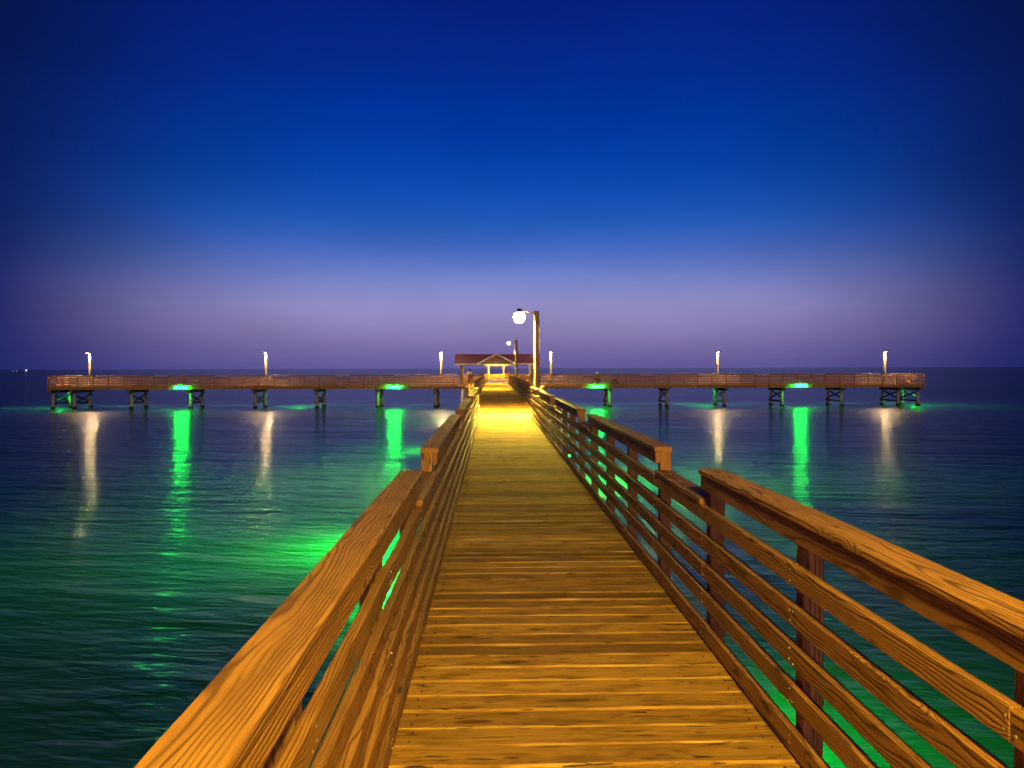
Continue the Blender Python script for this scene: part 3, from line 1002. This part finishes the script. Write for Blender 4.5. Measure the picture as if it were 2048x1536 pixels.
def person(loc, rotz, P, shirt, legs, cap, label, brim):
    """P: dictionary of joint positions in the person's own space, facing -y"""
    t = thing("person", label, "person", (0, 0, 0))
    V = P
    names = ['pelvis', 'belly', 'chest', 'neck', 'head', 'crown',
             'shL', 'elL', 'wrL', 'haL', 'shR', 'elR', 'wrR', 'haR',
             'hipL', 'knL', 'anL', 'toL', 'hipR', 'knR', 'anR', 'toR']
    rad = dict(pelvis=.135, belly=.125, chest=.14, neck=.058, head=.085, crown=.075, shL=.062, elL=.045, wrL=.032, haL=.034, shR=.062, elR=.045, wrR=.032, haR=.034,
               hipL=.088, knL=.06, anL=.042, toL=.036, hipR=.088, knR=.06, anR=.042, toR=.036)
    E = [('pelvis', 'belly'), ('belly', 'chest'), ('chest', 'neck'), ('neck', 'head'), ('head', 'crown')]
    for s in 'LR':
        E += [('chest', 'sh' + s), ('sh' + s, 'el' + s), ('el' + s, 'wr' + s), ('wr' + s, 'ha' + s), ('pelvis', 'hip' + s), ('hip' + s, 'kn' + s), ('kn' + s, 'an' + s), ('an' + s, 'to' + s)]
    idx = {k: i for i, k in enumerate(names)}
    skin_mesh("body", [tuple(V[k]) + (rad[k],) for k in names], [(idx[a], idx[b]) for a, b in E], M['skin'], t, 0)

    def cloth(name, ks, es, mat, grow):
        ii = {k: i for i, k in enumerate(ks)}
        skin_mesh(name, [tuple(V[k]) + (rad[k] + grow,) for k in ks], [(ii[a], ii[b]) for a, b in es], mat, t, 0)
    V = dict(V)
    for s in 'LR':
        V['cu' + s] = tuple(0.75 * a + 0.25 * b for a, b in zip(V['wr' + s], V['el' + s])); rad['cu' + s] = .036
        V['hm' + s] = tuple(0.9 * a + 0.1 * b for a, b in zip(V['an' + s], V['kn' + s])); rad['hm' + s] = .046
    cloth("shirt", ['belly', 'chest', 'shL', 'elL', 'cuL', 'shR', 'elR', 'cuR'], [('belly', 'chest'), ('chest', 'shL'), ('shL', 'elL'), ('elL', 'cuL'), ('chest', 'shR'), ('shR', 'elR'), ('elR', 'cuR')], shirt, 0.018)
    cloth("trousers", ['pelvis', 'hipL', 'knL', 'hmL', 'hipR', 'knR', 'hmR'], [('pelvis', 'hipL'), ('hipL', 'knL'), ('knL', 'hmL'), ('pelvis', 'hipR'), ('hipR', 'knR'), ('knR', 'hmR')], legs, 0.016)
    h, c = Vector(V['head']), Vector(V['crown'])
    u = (c - h).normalized()
    mb = MB()
    ellipsoid(mb, c + u * 0.035, (0.102, 0.112, 0.075))
    f = Vector(brim)
    mb.bar(c + f * 0.06 + u * 0.012, c + f * 0.20 - u * 0.005, 0.15, 0.012)
    mb.build("cap", cap, t)
    mb = MB()
    face = h + f * 0.085 + u * 0.02
    mb.add([face + u * 0.02 - f * 0.02, face - u * 0.03 + Vector((0.018, 0, 0)), face - u * 0.03 - Vector((0.018, 0, 0)), face - u * 0.025 + f * 0.028], [(0, 1, 3), (0, 3, 2), (1, 2, 3), (0, 2, 1)])
    mb.build("nose", M['skin'], t)
    for s in (-1, 1):
        mb = MB(); side = f.cross(u).normalized()
        ellipsoid(mb, h + side * 0.092 * s + u * 0.01, (0.016, 0.024, 0.034), 6); mb.build("ear", M['skin'], t)
        k = 'to' + ('L' if s < 0 else 'R')
        mb = MB(); a = Vector(V['an' + k[-1]]); b = Vector(V[k])
        ellipsoid(mb, (a + b) / 2 + Vector((0, 0, 0.0)), (0.055, 0.145, 0.052), 8); mb.build("shoe", M['trim'] if cap != M['white_cloth'] else M['brown_cloth'], t)
    t.location = loc
    t.rotation_euler.z = rotz
    return t


lean = dict(pelvis=(0, 0.28, 0.92), belly=(0, 0.20, 1.10), chest=(0, 0.06, 1.31), neck=(0, -0.03, 1.44), head=(0.01, -0.08, 1.54), crown=(0.01, -0.09, 1.61),
            shL=(-.19, 0.02, 1.35), elL=(-.24, -0.10, 1.13), wrL=(-.10, -0.22, 1.11), haL=(-.03, -0.27, 1.105),
            shR=(.19, 0.02, 1.35), elR=(.25, -0.10, 1.13), wrR=(.12, -0.24, 1.11), haR=(.05, -0.28, 1.105),
            hipL=(-.10, 0.29, 0.88), knL=(-.12, 0.22, 0.49), anL=(-.13, 0.30, 0.10), toL=(-.15, 0.17, 0.045),
            hipR=(.10, 0.29, 0.88), knR=(.11, 0.26, 0.49), anR=(.12, 0.38, 0.10), toR=(.14, 0.25, 0.045))
person((-2.30, YT + 0.30, 0), R(-14), lean, M['white_cloth'], M['blue_cloth'], M['black_cloth'], "person in white shirt and dark cap leaning on the pier railing", (0.25, -0.95, -0.15))

sit = dict(pelvis=(0, 0.10, 0.50), belly=(0, 0.10, 0.66), chest=(0, 0.03, 0.88), neck=(0, -0.04, 1.00), head=(0, -0.07, 1.09), crown=(0, -0.08, 1.155),
           shL=(-.19, 0.02, 0.92), elL=(-.25, -0.06, 0.68), wrL=(-.13, -0.28, 0.66), haL=(-.10, -0.36, 0.67),
           shR=(.19, 0.02, 0.92), elR=(.25, -0.06, 0.68), wrR=(.13, -0.28, 0.62), haR=(.10, -0.36, 0.62),
           hipL=(-.10, 0.06, 0.50), knL=(-.15, -0.34, 0.50), anL=(-.15, -0.30, 0.10), toL=(-.16, -0.43, 0.045),
           hipR=(.10, 0.06, 0.50), knR=(.15, -0.34, 0.50), anR=(.16, -0.26, 0.10), toR=(.18, -0.39, 0.045))
PX = 10.75
person((PX, YT + 0.75, 0), R(20), sit, M['brown_cloth'], M['black_cloth'], M['white_cloth'], "person in white cap and brown jacket sitting behind the pier railing", (0.0, -0.98, -0.1))


def build_chair():
    t = thing("folding_chair", "dark folding chair under the seated person on the pier", "chair", (PX, YT + 0.85, 0))
    mb = MB(); mb.box((PX - 0.26, YT + 0.62, 0.36), (PX + 0.26, YT + 1.08, 0.385)); mb.build("seat", M['black_cloth'], t)
    mb = MB(); mb.bar((PX, YT + 1.09, 0.50), (PX, YT + 1.18, 0.92), 0.5, 0.02); mb.build("backrest", M['black_cloth'], t)
    for sx in (-0.25, 0.25):
        for a, b in ((YT + 0.62, YT + 1.10), (YT + 1.10, YT + 0.62)):
            mb = MB(); mb.tube([(PX + sx, a, 0.0), (PX + sx, b, 0.40)], 0.012, 6); mb.build("leg", M['metal'], t)
        mb = MB(); mb.tube([(PX + sx, YT + 1.08, 0.38), (PX + sx, YT + 1.19, 0.94)], 0.012, 6); mb.build("back_post", M['metal'], t)


build_chair()


def build_gear():
    t = thing("bucket", "white plastic bucket on the deck right of the seated person", "bucket", (PX + 1.15, YT + 0.5, 0))
    mb = MB(); mb.lathe((PX + 1.15, YT + 0.5, 0.003), [(0.12, 0), (0.15, 0.34), (0.16, 0.34), (0.16, 0.36), (0.145, 0.36), (0.115, 0.02)], 14); mb.build("pail", M['plastic'], t)
    mb = MB(); mb.tube([(PX + 1.0, YT + 0.5, 0.34), (PX + 1.03, YT + 0.42, 0.45), (PX + 1.15, YT + 0.38, 0.5), (PX + 1.27, YT + 0.42, 0.45), (PX + 1.3, YT + 0.5, 0.34)], 0.006, 6); mb.build("handle", M['metal'], t)
    t = thing("fishing_cart", "small dark fishing cart parked beside the bucket behind the railing", "cart", (PX + 1.75, YT + 0.7, 0))
    cx, cy = PX + 1.75, YT + 0.7
    mb = MB(); mb.box((cx - 0.28, cy - 0.2, 0.22), (cx + 0.28, cy + 0.2, 0.60)); mb.build("box", M['brown_cloth'], t)
    mb = MB(); mb.box((cx - 0.29, cy - 0.21, 0.602), (cx + 0.29, cy + 0.21, 0.65)); mb.build("lid", M['black_cloth'], t)
    mb = MB(); mb.tube([(cx + 0.27, cy - 0.18, 0.6), (cx + 0.42, cy - 0.18, 1.12), (cx + 0.42, cy + 0.18, 1.12), (cx + 0.27, cy + 0.18, 0.6)], 0.014, 6); mb.build("push_handle", M['dark'], t)
    for sy in (-0.23, 0.23):
        for sx in (-0.2, 0.2):
            mb = MB(); mb.tube([(cx + sx, cy + sy - 0.02, 0.11), (cx + sx, cy + sy + 0.02, 0.11)], 0.11, 14); mb.build("wheel", M['black_cloth'], t)
    t = thing("fishing_rod", "thin fishing rod propped on the railing beside the seated person", "fishing rod", (PX - 0.55, YT + 0.5, 0.0))
    mb = MB(); mb.tube([(PX - 0.55, YT + 0.75, 0.02), (PX - 0.55, YT + 0.02, 1.00), (PX - 0.57, YT - 0.9, 1.75)], [0.014, 0.008, 0.003], 6); mb.build("rod", M['dark'], t)
    mb = MB(); mb.tube([(PX - 0.60, YT + 0.52, 0.36), (PX - 0.50, YT + 0.52, 0.36)], 0.04, 10); mb.build("reel", M['metal'], t)


build_gear()

# ------------------------------------------------------------------ far boats on the horizon


def far_boat(x, y, L, label, light):
    t = thing("boat", label, "boat", (x, y, WATER_Z), "lit boats far out on the horizon")
    mb = MB()
    h = 0.16 * L
    vs = [(x - L, y - 2, WATER_Z - 0.3), (x + L * 0.8, y - 2, WATER_Z - 0.3), (x + L * 1.15, y, WATER_Z + h), (x + L, y - 3, WATER_Z + h), (x - L, y - 3, WATER_Z + h),
          (x - L, y + 3, WATER_Z + h), (x + L, y + 3, WATER_Z + h), (x - L, y + 2, WATER_Z - 0.3), (x + L * 0.8, y + 2, WATER_Z - 0.3)]
    mb.add(vs, [(0, 1, 3, 4), (1, 2, 3), (8, 7, 5, 6), (8, 6, 2), (1, 8, 2), (0, 4, 5, 7), (4, 3, 2, 6, 5), (0, 7, 8, 1)])
    mb.build("hull", M['dark'], t)
    mb = MB(); mb.box((x - L * 0.7, y - 2, WATER_Z + h + 0.01), (x + L * 0.3, y + 2, WATER_Z + h * 2.1)); mb.build("cabin", M['trim'], t)
    mb = MB(); mb.tube([(x, y, WATER_Z + h * 2.1), (x, y, WATER_Z + h * 3.6)], 0.12, 6); mb.build("mast", M['dark'], t)
    mb = MB(); mb.box((x - L * 0.66, y - 2.15, WATER_Z + h * 1.2), (x + L * 0.26, y - 2.02, WATER_Z + h * 1.2 + light)); mb.build("cabin_light", M['ship_light'], t)


far_boat(-1066, 1790, 4.4, "largest far boat on the left horizon with a bright white light", 2.6)
far_boat(-1088, 1790, 2.4, "tiny far boat on the left horizon just beside the largest one", 0.5)
far_boat(-1100, 1795, 2.0, "tiny far boat at the outer left of the horizon lights", 0.4)
